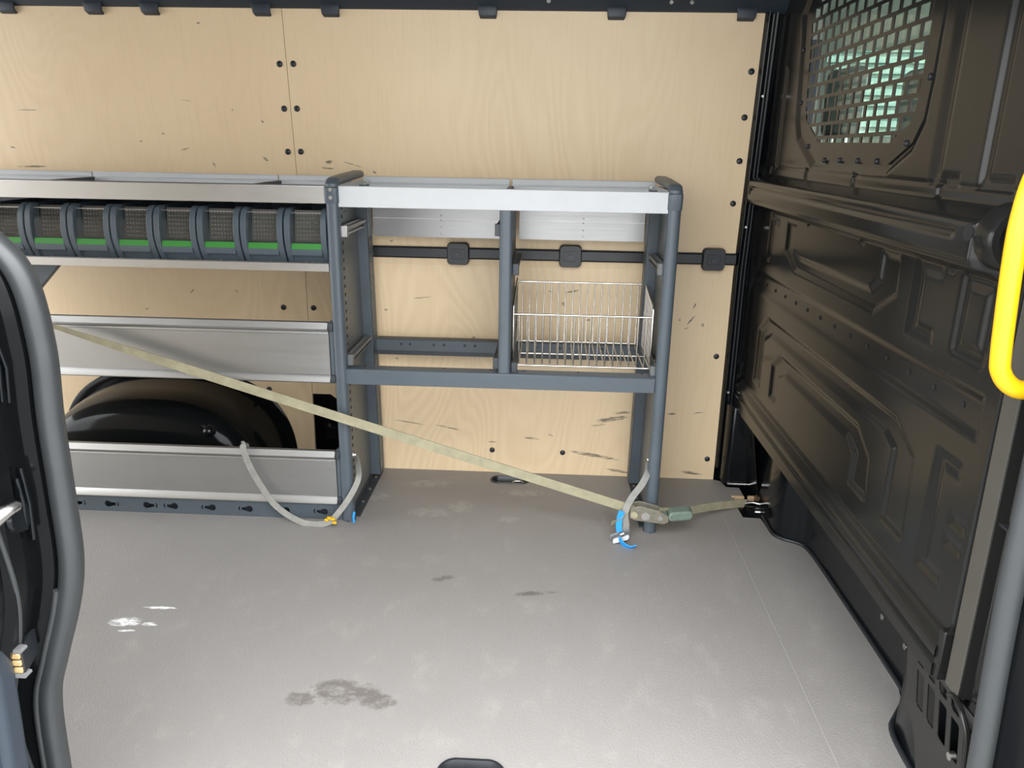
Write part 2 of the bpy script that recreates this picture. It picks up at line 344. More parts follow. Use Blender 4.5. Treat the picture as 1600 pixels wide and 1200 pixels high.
# ------------------------------------------------------------------ bulkhead: one pressed steel sheet
XB = .68
Y0, Y1, Z0, Z1 = 1.125, 2.615, .287, 1.74
STEP = .0036
ny = int((Y1 - Y0) / STEP); nz = int((Z1 - Z0) / STEP)
ys = np.linspace(Y0, Y1, ny); zs = np.linspace(Z0, Z1, nz); YY, ZZ = np.meshgrid(ys, zs)
def sdf(poly):
    P = np.array(poly); n = len(P); d = np.full(YY.shape, 1e9); ins = np.zeros(YY.shape, bool)
    for i in range(n):
        a = P[i]; b = P[(i+1) % n]; e = b - a; wx = YY - a[0]; wz = ZZ - a[1]
        t = np.clip((wx*e[0] + wz*e[1]) / (e @ e), 0, 1); d = np.minimum(d, np.hypot(wx - e[0]*t, wz - e[1]*t))
        c = ((a[1] > ZZ) != (b[1] > ZZ))
        with np.errstate(divide='ignore', invalid='ignore'): xi = a[0] + (ZZ - a[1]) / (b[1] - a[1] + 1e-12) * e[0]
        ins ^= c & (YY < xi)
    return np.where(ins, -d, d)
def sstep(x): x = np.clip(x, 0, 1); return x*x*(3 - 2*x)
def press(poly, depth, slope=.019):
    return .66 * depth * sstep(.5 - sdf(poly) / slope)
def rect(y0, y1, z0, z1): return [(y0, z0), (y1, z0), (y1, z1), (y0, z1)]
D = np.zeros(YY.shape)
def mx(a):
    global D; D = np.maximum(D, a)
shear = lambda y: (2.6 - y) * .012
def sh(poly): return [(y, z - shear(y)) for y, z in poly]     # features were measured on the tilted sheet
B = [(2.43,.43),(2.43,.594),(2.346,.648),(1.436,.654),(1.345,.610),(1.335,.45),(1.423,.45),(1.423,.598),(1.47,.616),(2.30,.609),(2.365,.58),(2.365,.43)]
Cc = [(2.245,.435),(2.25,.528),(2.176,.573),(1.602,.577),(1.525,.532),(1.512,.447),(1.595,.447),(1.595,.517),(1.649,.539),(2.122,.536),(2.185,.51),(2.185,.435)]
U = [(2.26,.945),(2.256,.873),(2.157,.829),(1.614,.830),(1.523,.88),(1.53,.95),(1.604,.95),(1.604,.894),(1.648,.867),(2.13,.864),(2.19,.876),(2.19,.945)]
for poly in (B, Cc, U): mx(press(sh(poly), .010))
mx(press(sh([(2.61,.708),(2.61,.766),(1.165,.782),(1.165,.719)]), .008))
mx(press(sh(rect(2.57,2.60,.435,.637)), .010))
for poly in ([(1.238,.455),(1.262,.455),(1.262,.655),(1.238,.655)], rect(1.19,1.262,.642,.658), rect(1.19,1.262,.444,.460), rect(1.146,1.184,.565,.574), rect(1.146,1.188,.525,.533)): mx(press(sh(poly), .008, .028))
for y in (2.562, 2.402):
    mx(press(sh(rect(y, y + .032, .82, .94)), .010)); mx(press(sh(rect(y - .05, y + .03, .932, .944)), .007))
for poly in (rect(1.425,1.450,.833,.952), rect(1.36,1.45,.944,.957), rect(1.36,1.45,.827,.841)): mx(press(sh(poly), .0085, .028))
s_ = sdf(sh(rect(1.195,1.275,.838,.953))); mx(.005 * sstep(1 - np.abs(s_) / .020))
# upper sheet
for (ya, z0, z1) in ((2.572, 1.09, 1.376), (2.428, 1.093, 1.374)): mx(press(sh(rect(ya, ya + .028, z0, z1)), .010)); 
for ya in (1.437, 1.276):
    mx(press(sh(rect(ya - .004, ya + .020, 1.102, 1.66)), .010, .034 if ya > 1.4 else .017)); mx(press(sh(rect(ya - .074, ya + .02, 1.096, 1.110)), .008))
GR = [(2.352,1.50),(2.335,1.43),(2.302,1.222),(2.27,1.175),(2.123,1.107),(1.662,1.105),(1.56,1.150),(1.523,1.200),(1.515,1.273),(1.51,1.50),(1.56,1.56),(1.66,1.59),(2.15,1.59),(2.29,1.565)]
GRs = sh(GR); mx(press(GRs, .014, .022))
# crease of the lower flange and its groove
zz = ZZ + shear(YY)
D = np.where(zz < .40, D + (-.016) * sstep((.392 - zz) / .035), D)
D += .009 * sstep(1 - np.abs(zz - .336) / .008) * (zz < .36)
D += -.004 * sstep(1 - np.abs(zz - .384) / .006)
# pressed cross beam with two beads
yb = sstep((YY - 1.165) / .03)
bz = (zz - 1.016)
beam = sstep((.056 - np.abs(bz)) / .026) * .050 + .006 * sstep(1 - np.abs(bz - .012) / .010) * sstep((YY - 1.24) / .02) * sstep((2.55 - YY) / .02) * -1 - .004 * sstep(1 - np.abs(bz + .030) / .007)
beam = np.where(beam > 0, beam, 0) * sstep((2.612 - YY) / .018) * yb
D = D - beam
# little stiffening notches above and below the beam
for yn in (2.50, 2.16, 1.82, 1.42): D += press(sh(rect(yn - .010, yn + .010, 1.072, 1.098)), .007, .008)
for yn in (2.43, 2.08, 1.72, 1.33): D += press(sh(rect(yn - .010, yn + .010, .955, .972)), .006, .008)
D += .0035 * sstep(1 - np.abs(zz - 1.094) / .005) * (YY < 2.56) * (sdf(GRs) > .01)
# window opening
win = sh([(2.300,1.49),(2.285,1.42),(2.262,1.23),(2.235,1.195),(2.115,1.137),(1.675,1.135),(1.600,1.165),(1.562,1.210),(1.552,1.275),(1.55,1.49),(1.58,1.54),(1.66,1.56),(2.15,1.56),(2.26,1.535)])
keep = sdf(win) > 0
vs = np.stack([XB + D, YY, ZZ + shear(YY)], -1).reshape(-1, 3)
idx = np.arange(ny * nz).reshape(nz, ny)
q = np.stack([idx[:-1,:-1], idx[:-1,1:], idx[1:,1:], idx[1:,:-1]], -1)
kf = keep[:-1,:-1] | keep[:-1,1:] | keep[1:,1:] | keep[1:,:-1]
q = q[kf]
me = bpy.data.meshes.new('bulkhead'); me.vertices.add(len(vs)); me.vertices.foreach_set('co', vs.ravel().astype(np.float32))
me.loops.add(q.size); me.loops.foreach_set('vertex_index', q.ravel().astype(np.int32)); me.polygons.add(len(q))
me.polygons.foreach_set('loop_start', np.arange(0, q.size, 4, dtype=np.int32)); me.polygons.foreach_set('loop_total', np.full(len(q), 4, np.int32))
me.update(calc_edges=True); me.validate(); me.polygons.foreach_set('use_smooth', np.ones(len(me.polygons), bool)); me.flip_normals()
me.materials.append(M['bulkhead']); wall_right = bpy.data.objects.new('wall_right', me); C.objects.link(wall_right); wall_right['kind'] = 'structure'
tz = lambda y, z: z + shear(y)
# folded lower edge and backing
obj('folded_edge', MB().add([(XB-.016, Y0, .287+shear(Y0)), (XB-.016, Y1, .287+shear(Y1)), (XB+.11, Y1, .30+shear(Y1)), (XB+.11, Y0, .30+shear(Y0))], [(0,1,2,3)]), 'black_plastic', wall_right)
hp = None
for k in range(14):
    y = 2.52 - .0996 * k; z = tz(y, .7375); mbh = MB().cyl((0, 0, 0), (-.0012, 0, 0), .0052, 10)
    loc = (XB + .0048, y, z)
    if hp is None: hp = obj('rivet_hole', mbh, 'dark_hole', wall_right); hp.location = loc
    else: dup(hp, loc, wall_right)
obj('beam_hole', MB().cyl((XB - .0505, 1.204, 1.034), (XB - .046, 1.204, 1.034), .0135, 18), 'dark_hole', wall_right)
obj('beam_hole', MB().cyl((XB - .0505, 2.53, 1.017), (XB - .044, 2.53, 1.017), .010, 14), 'dark_hole', wall_right)
# grab-tube socket at the beam's end
so = MB(); so.loft([[(.668 + r*math.cos(a), y, 1.032 + r*math.sin(a)) for a in [2*math.pi*k/24 for k in range(24)]] for r, y in ((.050, 1.165), (.050, 1.128), (.046, 1.122), (.036, 1.122), (.033, 1.128), (.033, 1.15))], cap=False)
obj('tube_socket', so, 'bulkhead', wall_right, smooth=35)
obj('socket_floor', MB().cyl((.668, 1.15, 1.032), (.668, 1.155, 1.032), .034, 20), 'dark_hole', wall_right)
# guard grille: ring plate, straps and staggered webs
def inset(poly, d):
    c = np.mean(poly, 0); out = []
    n = len(poly)
    for i in range(n):
        p, a, b = np.array(poly[i]), np.array(poly[i-1]), np.array(poly[(i+1) % n])
        e1 = (p-a)/np.linalg.norm(p-a); e2 = (b-p)/np.linalg.norm(b-p)
        n1 = np.array([-e1[1], e1[0]]); n2 = np.array([-e2[1], e2[0]]); nn = n1+n2; nn /= np.linalg.norm(nn)
        if nn @ (c-p) < 0: nn = -nn
        out.append(tuple(p + nn * d / max(.5, nn @ (n1 if n1 @ (c-p) > 0 else -n1))))
    return out
gx = XB + .006; GT = .0035
gf = lambda u, v, w: (gx + w, u, v + shear(u))
plate_out = inset(GRs, .016); plate_in = inset(GRs, .058)
gm = MB(); gm.plate(plate_out, [plate_in], gf, GT)
PI_ = np.array(plate_in)
def span_z(z):
    xs = []
    for i in range(len(PI_)):
        a, b = PI_[i], PI_[(i+1) % len(PI_)]
        if (a[1] > z) != (b[1] > z): xs.append(a[0] + (z-a[1])/(b[1]-a[1])*(b[0]-a[0]))
    return (min(xs), max(xs)) if len(xs) >= 2 else None
def span_y(y):
    xs = []
    for i in range(len(PI_)):
        a, b = PI_[i], PI_[(i+1) % len(PI_)]
        if (a[0] > y) != (b[0] > y): xs.append(a[1] + (y-a[0])/(b[0]-a[0])*(b[1]-a[1]))
    return (min(xs), max(xs)) if len(xs) >= 2 else None
grille = obj('guard_grille', gm, 'bulkhead', wall_right)
PZ, PY, WB = .0331, .0555, .0115
z = 1.1435 - .006; row = 0
sm = MB(); wm = MB()
while z < 1.56:
    sp = span_z(z)
    if sp: sm.prism([(sp[0]-.006, z - .0042), (sp[1]+.006, z - .0042), (sp[1]+.006, z + .0042), (sp[0]-.006, z + .0042)], gf, .0002, GT)
    y = 1.50 + (row % 2) * PY / 2
    while y < 2.36:
        s2 = span_y(y)
        if s2:
            a, b = max(z, s2[0] - .004), min(z + PZ, s2[1] + .004)
            if b > a: wm.prism([(y - WB/2, a), (y + WB/2, a), (y + WB/2, b), (y - WB/2, b)], gf, .0004, GT)
        y += PY
    z += PZ; row += 1
obj('grille_strap', sm, 'bulkhead', grille, kind='stuff'); obj('grille_web', wm, 'bulkhead', grille, kind='stuff')
bp = None
for (y, z) in [(2.329,1.407),(2.295,1.269),(2.188,1.155),(2.047,1.122),(1.939,1.124),(1.828,1.125),(1.721,1.126),(1.593,1.162),(1.539,1.278)]:
    bm_ = MB().loft([[(x, r*math.cos(a), r*math.sin(a)) for a in [2*math.pi*k/12 for k in range(12)]] for x, r in ((.004, .0065), (-.002, .0065), (-.0045, .004), (-.003, .0025))])
    loc = Vector((gx, y, z))
    if bp is None: bp = obj('grille_bolt', bm_, 'steel', grille, smooth=40); bp.location = loc; bp.data.materials[0] = M['black_plastic']
    else: dup(bp, loc, grille)
obj('window_1', MB().prism(inset(GRs, .022), gf, .040, .044), 'cab_glass', kind='structure')
# bulkhead's near edge: flat bright strip, dark hollow, pillar return
ed = MB()
edz = [.312, .45, .6, 1.0, 1.4, 1.74]
secp = [(XB, 1.128), (XB + .012, 1.122), (XB + .012, 1.118), (XB - .002, 1.114), (XB - .002, 1.076), (XB + .016, 1.070), (XB + .022, 1.05), (XB + .010, 1.00), (XB - .006, .975), (XB + .012, .968), (XB + .06, .968), (XB + .08, 1.12)]
ed.loft([[(x, y + (z-1.0)*.02*(y < 1.12), z) for x, y in secp] for z in edz])
obj('edge_column', ed, 'bulkhead', wall_right, bevel=.0015)
obj('column_strip', MB().loft([[(XB - .004 + a, yy + (z-1.0)*.02, z) for a, yy in ((0, 1.078), (0, 1.113), (.004, 1.114), (.004, 1.076))] for z in edz]), 'olive_strip', wall_right)
obj('edge_filler', MB().box(XB - .013, XB + .03, 1.112, 1.130, .306, .398), 'bulkhead', wall_right, bevel=.003)
obj('column_seam', MB().box(XB + .004, XB + .03, 1.0, 1.068, .618, .622), 'dark_hole', wall_right)
obj('corner_backing', MB().box(.755, .775, .96, 1.36, -.02, .42).box(.70, .775, .955, .965, -.02, .32).box(.705, .72, .99, 1.16, .27, .37), 'black_paint', wall_right)
# lower wall under the overhanging bulkhead
kp = [(.735, 2.62), (.735, 2.52), (.728, 2.30), (.727, 2.20), (.736, 2.170), (.752, 2.152), (.776, 2.138), (.797, 2.121), (.809, 2.085), (.815, 1.95), (.821, 1.49), (.808, 1.438), (.771, 1.387), (.744, 1.343), (.737, 1.25), (.737, 1.0)]
kw = MB(); kw.loft([[(x, y, z) for x, y in kp] + [(.90, 1.0, z), (.90, 2.62, z)] for z in (-.03, .012, .16, .34)])
kick = obj('kick_wall', kw, 'black_paint', wall_right, smooth=50)
obj('kick_bead', MB().tube(spline([(x - .004, y, .004) for x, y in kp[2:]], 4), .006, 8), 'black_plastic', kick, smooth=50)
for (y, z) in ((2.03, .086), (1.915, .088), (1.623, .089), (1.505, .093)):
    obj('kick_bolt', MB().cyl((.8145 + (2.05 - y) * .010, y, z), (.83, y, z), .0075, 12), 'steel', kick)
for (ya, yb_) in ((1.255, .985), (2.605, 2.40)):
    hol = []; w_ = abs(yb_ - ya); lo, hi = min(ya, yb_), max(ya, yb_)
    for i in range(5):
        yc = lo + w_ * (.20 + .152 * i)
        hol.append(rrect(.026, .060, .004, 3, yc, .205)); hol.append(rrect(.026, .022, .004, 3, yc, .262))
    obj('vent_panel', MB().plate([(lo, .012), (hi - .035, .012), (hi - .03, .10), (hi, .15), (hi, .288), (lo, .288)], hol, lambda u, v, w: (XB + .004 + .05 * (.288 - v) / .288 * (v < .288) + w, u, v + (shear(u) if v > .2 else 0)), .003), 'bulkhead', wall_right, bevel=.0008, seg=1)
obj('vent_bolt', MB().cyl((.7025, 1.09, .172), (.712, 1.09, .172), .007, 14, .009), 'steel', wall_right, smooth=40)
obj('vent_rib', MB().sweep(spline([(.678, 1.085, .300), (.676, 1.065, .312), (.674, 1.03, .298), (.676, 1.012, .27), (.682, 1.010, .20)]), rrect(.010, .008, .0035, 3)), 'bulkhead', wall_right, smooth=50)
obj('kick_floor', MB().box(.66, .80, .95, 1.25, -.03, -.001), 'black_paint', kick)
# ------------------------------------------------------------------ cab beyond the guard
cab = obj('cab_shell', MB().box(.70, 2.1, .86, 2.64, 1.62, 1.66).box(.92, 2.1, .86, 2.64, .02, .06), 'cab_trim', kind='structure')
fside = [(.70, .06), (2.1, .06), (2.1, 1.62), (.70, 1.62)]
obj('wall_cab_far', MB().plate(fside, [[(.92, 1.19), (1.75, 1.19), (1.60, 1.46), (.90, 1.44), (.84, 1.43), (.84, 1.395), (.92, 1.37)]], lambda u, v, w: (u, 2.60 + w, v), .05), 'cab_trim', kind='structure')
obj('wall_cab_pillar', MB().box(.70, .80, 2.54, 2.598, .1, 1.46), 'navy_plastic', kind='structure')
obj('window_2', MB().box(.83, 1.76, 2.630, 2.634, .99, 1.47), 'cab_glass', kind='structure')
obj('wall_cab_near', MB().plate(fside, [[(.95, 1.00), (1.75, 1.0), (1.60, 1.50), (1.0, 1.50)]], lambda u, v, w: (u, .86 + w, v), .05), 'cab_trim', kind='structure')
for (y0, y1, zt) in ((2.12, 2.30, 1.352), (1.60, 1.81, 1.312)):
    yc = (y0 + y1) / 2
    st = thing('cab_seat', (.86, yc, .06), 'grey cab seat behind the guard grille with the taller headrest' if zt > 1.33 else 'grey cab seat behind the guard grille with the lower headrest', 'seat')
    obj('headrest', MB().box(.745, .795, y0, y1, zt - .17, zt), 'seat_fabric', st, bevel=.018, seg=4)
    obj('backrest', MB().box(.735, .83, yc - .23, yc + .23, .50, zt - .20), 'seat_fabric', st, bevel=.03, seg=4)
    obj('cushion', MB().box(.80, 1.28, yc - .23, yc + .23, .36, .50), 'seat_fabric', st, bevel=.03, seg=4)
    obj('pedestal', MB().box(.84, 1.22, yc - .19, yc + .19, .06, .36), 'black_plastic', st)
    for s in (-.05, .05): obj('headrest_rod', MB().cyl((.77, yc + s, zt - .24), (.77, yc + s, zt - .1), .006, 8), 'steel', st)
gd = MB(); 
prof_ = []
for k in range(58):
    z0 = -.6 + k * .055; prof_ += [(z0, 0), (z0 + .030, 0), (z0 + .036, .024), (z0 + .049, .024)]
gd.loft([[(x, 4.6 + d, z) for z, d in prof_] + [(x, 4.75, 2.6), (x, 4.75, -.6)] for x in (-1.5, 6.5)])
tag(obj('roller_shutter', gd, 'pale_green_steel'), 'pale green corrugated steel shutter outside the cab window', 'shutter')

# ------------------------------------------------------------------ sliding-door opening, rear post with its weather strip
seal_c = [(-.645, .9, 1.30), (-.640, .9, 1.15), (-.637, .9, 1.06), (-.637, .9, .990), (-.625, .9, .90), (-.630, .9, .80), (-.632, .9, .69), (-.635, .9, .60), (-.650, .9, .53), (-.680, .9, .445), (-.703, .9, .37), (-.710, .9, .25), (-.712, .9, .10), (-.712, .9, -.05)]
# upper run leans to the rear, as the post does
seal_c[0] = (-.93, .93, 1.30); seal_c[1] = (-.77, .92, 1.13); seal_c[2] = (-.690, .91, 1.045)
sp = spline(seal_c, 10)
jm = MB(); rings = []
offs = [(-.040, .045), (-.010, .022), (-.014, .006), (-.018, -.012), (-.030, -.018), (-.032, -.050), (-.025, -.056), (-.025, -.080), (-.034, -.088), (-.036, -.20), (-.30, -.20), (-.30, .045)]
for i, p in enumerate(sp):
    rings.append([(p.x + a, p.y + b, p.z) for a, b in offs])
jm.loft(rings); wall_left = obj('wall_left', jm, 'arch_black', kind='structure', smooth=38)
ws = MB(); 
def sealsec(i): return [(.0168 * math.cos(a) * (1 if math.cos(a) > 0 else .85), .0168 * math.sin(a)) for a in [2*math.pi*k/20 for k in range(20)]]
ws.sweep(sp, sealsec, upv=(0, -1, 0)); obj('trim_2', ws, 'seal_rubber', kind='structure', smooth=60)
lipb = MB(); lipb.tube([(p.x - .013, p.y - .0135, p.z) for p in sp if p.z < .56], .0045, 8); obj('seal_lip', lipb, 'seal_rubber', bpy.data.objects['trim_2'], smooth=60)
obj('post_bead', MB().tube([(p.x - .026, p.y - .02 - .08 * min(1, max(0, (p.z - .24) / .5)), p.z) for p in sp if p.z < .86], .0035, 8), 'seal_rubber', wall_left, smooth=60)
for (yy, z, h) in ((.862, .70, .05), (.852, .705, .035)):
    obj('press_bead', MB().tube([(-.655, yy, z - h), (-.652, yy, z), (-.655, yy, z + h)], .003, 8), 'black_paint', wall_left, smooth=60)
for (yy, z) in ((.868, .88), (.856, .885), (.838, .89)):
    obj('press_bead', MB().tube([(-.658, yy, z - .045), (-.652, yy - .002, z), (-.656, yy - .008, z + .045)], .003, 8), 'black_paint', wall_left, smooth=60)
obj('press_boss', MB().cyl((-.668, .845, .69), (-.652, .845, .69), .026, 20, .019), 'black_paint', wall_left, smooth=40)
sk = thing('door_striker', (-.66, .79, .66), 'silver steel door striker pin on the black door post', 'striker')
obj('striker_plate', MB().prism(rrect(.05, .09, .018, 5, .775, .705), lambda a, b, w: (-.668 + w, a, b), 0, .008), 'steel', sk, bevel=.003)
pp = [Vector((-.666, .785, .706)), Vector((-.656, .800, .709)), Vector((-.646, .816, .714)), Vector((-.640, .826, .716)), Vector((-.638, .829, .7165))]
obj('striker_pin', MB().sweep(pp, lambda i: circ(0, 0, (.015, .013, .008, .0065, .003)[i], 14), (0, 0, 1)), 'steel', sk, smooth=45)
cpz, cpx, cpy = .485, -.683, .828
ct = thing('contact_plate', (cpx, cpy, cpz - .022), 'small black contact plate with three brass contacts on the black door post', 'connector')
obj('housing', MB().prism(rrect(.017, .040, .003, 3, cpx, cpz), lambda a, b, w: (a - w * .3, cpy + w, b), 0, .05), 'black_plastic', ct, bevel=.001)
for z in (cpz + .0195, cpz - .0185): obj('flange', MB().prism(rrect(.025, .006, .0028, 3, cpx - .001, z), lambda a, b, w: (a, cpy - .004 + w, b), 0, .012), 'grey_plastic', ct)
for k in (-1, 0, 1): obj('brass_contact', MB().box(cpx - .0058, cpx + .0058, cpy - .003, cpy + .001, cpz + k * .0108 - .0039, cpz + k * .0108 + .0039), 'gold', ct, bevel=.0006, seg=1)
gdk = MB().prism([(-.86, -.1), (-.70, -.1), (-.694, .30), (-.685, .48), (-.690, .525), (-.706, .54), (-.86, .545)], lambda a, b, w: (a, .79 + w, b), 0, .04)
obj('guide_cover', gdk, 'navy_plastic', wall_left, bevel=.012, seg=4)
# B-pillar weather strip
rs = [(.640, .95, 1.40), (.638, .95, 1.0), (.641, .95, .70), (.646, .95, .53), (.660, .95, .28), (.672, .95, .06), (.68, .95, -.05)]
rsp = spline(rs, 8)
pb = MB(); pb.loft([[(p.x + a, p.y + b, p.z) for a, b in ((.022, .02), (.014, -.004), (.03, -.03), (.05, -.06), (.09, -.09), (.30, -.10), (.30, .0), (.05, .03))] for p in rsp])
wp = obj('wall_front_post', pb, 'arch_black', kind='structure', smooth=25)
ws2 = MB(); ws2.sweep(rsp, [(.017*math.cos(2*math.pi*k/18), .014*math.sin(2*math.pi*k/18)) for k in range(18)], upv=(0, -1, 0)); obj('trim_3', ws2, 'seal_rubber', kind='structure', smooth=60)
# yellow grab handle
hpth = [(.70, 1.0, 1.185), (.655, 1.0, 1.182), (.615, 1.0, 1.165), (.592, 1.0, 1.13), (.584, 1.0, 1.075), (.5855, 1.0, 1.009), (.594, 1.0, .900), (.600, 1.0, .872), (.617, 1.0, .854), (.640, 1.0, .849), (.70, 1.0, .848)]
gh = thing('grab_handle', (.64, 1.0, .83), 'bright yellow tubular grab handle fixed beside the bulkhead', 'handle')
obj('tube', MB().tube(spline(hpth, 8), .0125, 18), 'yellow', gh, smooth=60)
for z in (1.185, .848): obj('mounting_foot', MB().cyl((.672, 1.0, z), (.698, 1.0, z), .020, 18), 'black_plastic', gh, bevel=.002)
# ------------------------------------------------------------------ wheel arch
wa = MB(); rings = []
for (y, s, dz) in ((2.606, 1.035, 0), (2.588, 1.035, 0), (2.584, 1.02, 0), (2.586, .965, 0), (2.56, .945, 0), (2.46, .925, 0), (2.38, .90, 0), (2.335, .85, 0), (2.312, .76, 0), (2.302, .60, 0), (2.300, .30, 0)):
    ring = [arch_pt(math.pi * k / 40, s) for k in range(41)]
    rings.append([(x, y, max(z, 0)) for x, z in ring])
wa.loft(rings, cap=False, closed=False); wa.f.append(tuple(range(len(wa.v) - 41, len(wa.v))))
arch = obj('wheel_arch', wa, 'arch_black', smooth=50); tag(arch, 'glossy black rounded wheel arch cover behind the aluminium flap boards', 'wheel arch')
obj('nub', MB().loft([[(-1.09 + r*math.cos(a), y, .235 + r*math.sin(a)) for a in [2*math.pi*k/14 for k in range(14)]] for r, y in ((.020, 2.315), (.018, 2.298), (.012, 2.290), (.004, 2.287))]), 'black_paint', arch, smooth=50)
# ------------------------------------------------------------------ lashing rail with three fittings
zr = .794; yr = wall_y(zr)
rail = thing('lashing_rail', (0, yr - .01, zr - .018), 'long black lashing rail screwed across the plywood wall', 'rail')
obj('rail_bar', MB().prism([(yr + .0, zr - .019), (yr - .012, zr - .019), (yr - .016, zr - .014), (yr - .016, zr + .014), (yr - .012, zr + .019), (yr, zr + .019)], lambda a, b, w: (w, a, b), -.60, .622), 'black_plastic', rail, smooth=12)
rh = None
for x in (-.52, -.42, -.225, -.13, .0, .165, .26, .345, .43):
    if rh is None: rh = obj('rail_screw', MB().cyl((0, .002, 0), (0, -.0015, 0), .006, 12), 'dark_hole', rail); rh.location = Vector((x, yr - .016, zr)) - rail.location
    else: dup(rh, Vector((x, yr - .016, zr)) - rail.location, rail)
fp = None
FIT = [(-.300, 'rounded black rail fitting nearest the perforated end frame beside the storage bins'), (.075, 'rounded black rail fitting above the wire basket'), (.547, 'rounded black rail fitting at the bulkhead end of the rail')]
for x, lab in FIT:
    loc = Vector((x, yr - .016, zr - .037))
    if fp is None:
        fp = thing('rail_fitting', loc, lab, 'fitting', 'fittings on the lashing rail')
        yb0 = loc.y
        obj('body', MB().loft([[(x + a, yb0 + d, zr + b) for a, b in rrect(w, w, .014, 5)] for w, d in ((.074, .006), (.074, -.010), (.068, -.018))]), 'black_plastic', fp, smooth=35)
        obj('knob_frame', MB().plate(rrect(.046, .036, .004, 3, x, zr - .002), [rrect(.038, .028, .003, 3, x, zr - .002)], lambda u, v, w: (u, yb0 - .018 - .004 + w, v), .006), 'black_plastic', fp)
        obj('knob', MB().cyl((x, yb0 - .017, zr - .002), (x, yb0 - .0225, zr - .002), .009, 16), 'navy_plastic', fp, smooth=40)
    else: tag(dup(fp, loc), lab)

# ------------------------------------------------------------------ shelving
YF, YB = 2.18, 2.50
XM, XR, XC = -.605, .343, -.119
ZT = 1.05
rk = thing('shelving_unit', (-.13, 2.36, 0), 'grey open shelving frame with bright aluminium tray on top, holding the wire basket', 'shelf')
def slot_holes(y0, y1, z0, z1):
    hs = []
    z = z0
    k = 0
    while z < z1:
        for j, (yy, hh) in enumerate(((y0 + .018, .011), (y0 + .052, .011))):
            zz_ = z + (.012 if j else 0)
            hs.append([(yy - .0075, zz_), (yy + .0075, zz_), (yy + .0075, zz_ + hh), (yy - .0075, zz_ + hh)])
        if k % 3 == 1: hs.append([(y0 + .086, z), (y0 + .095, z), (y0 + .095, z + .006), (y0 + .086, z + .006)])
        z += .0255; k += 1
    return hs
def end_frame(x, inner, par):
    s = inner
    fr = MB(); fr.loft([[(x + a, YF + .002 + b, z) for a, b in rrect(.037, .040, .015, 5)] for z in (.0, 1.035)])
    obj('upright_post', fr, 'rack_paint', par, smooth=45)
    obj('post_foot', MB().cyl((x, YF + .002, 0), (x, YF + .002, .006), .0205, 18), 'rack_dark', par)
    # side panel, slotted along its front edge
    xs = x + s * .004
    back = lambda z: 2.565 - .07 * z / 1.05
    outer = [(YF + .020, .03), (back(0) - .01, .03), (back(1.03) - .01, 1.03), (YF + .020, 1.03)]
    hs = slot_holes(YF + .020, 0, .08, .98)
    obj('side_panel', MB().plate(outer, hs, lambda u, v, w: (xs - s * w, u, v), .0016), 'rack_panel', par)
    obj('slot_dark_backing', MB().box(xs - s*.012 if s > 0 else xs + .008, xs - .008 if s > 0 else xs + .012, YF + .024, YF + .13, .06, 1.0), 'dark_hole', par)  # dark sheet added behind the slots so they look shaded
    # rear channel: face turned to the front, slotted return towards the wall
    yb = lambda z: back(z) - .075
    ch = MB(); ch.loft([[(x + s*a, yb(z) + b, z) for a, b in ((.002, .0), (.036, .0), (.036, .003), (.002, .003))] for z in (.02, 1.02)])
    obj('rear_channel', ch, 'rack_paint', par)
    hs2 = [[(.030, z), (.036, z), (.036, z + .013), (.030, z + .013)] for z in np.arange(.06, 1.0, .0255)]
    hs2 += [[(.046, z + .012), (.051, z + .012), (.051, z + .022), (.046, z + .022)] for z in np.arange(.06, .98, .0255)]
    obj('rear_return', MB().plate([(0, .02), (.062, .02), (.062, 1.02), (0, 1.02)], hs2, lambda u, v, w: (x + s * (.036 - w), yb(v) + u, v), .0016), 'rack_paint', par)
    # floor flange
    obj('floor_flange', MB().box(min(x, x + s*.03), max(x, x + s*.03), YF + .02, back(0) - .01, .0, .004).box(x - .002, x + .002, YF + .02, back(0) - .01, 0, .032), 'rack_dark', par)
    for yy in (2.30, 2.40, 2.50): obj('flange_screw', MB().cyl((x + s*.016, yy, .003), (x + s*.016, yy, .007), .005, 10), 'steel', par)
    # cap over the top
    cp_ = MB(); path = spline([(x, YF - .019 + .022, .985), (x, YF - .001, 1.022), (x, YF + .010, 1.036), (x, YF + .035, 1.041), (x, 2.36, 1.047), (x, 2.478, 1.050)], 5)
    cp_.sweep(path, lambda i: rrect(.040, .044 if i < 6 else .022, .010, 4), upv=[(0, -1, 0)] * 6 + [(0, -.6, .8)] * 3 + [(0, -.15, 1)] * (len(path) - 9))
    obj('top_cap', cp_, 'rack_paint', par, smooth=45)
end_frame(XM, 1, rk); end_frame(XR, -1, rk)
for z in (1.010, 1.032): obj('cap_screw', MB().cyl((XM, YF - .0185, z - .012), (XM, YF - .024, z - .012), .0055, 12), 'steel', rk)
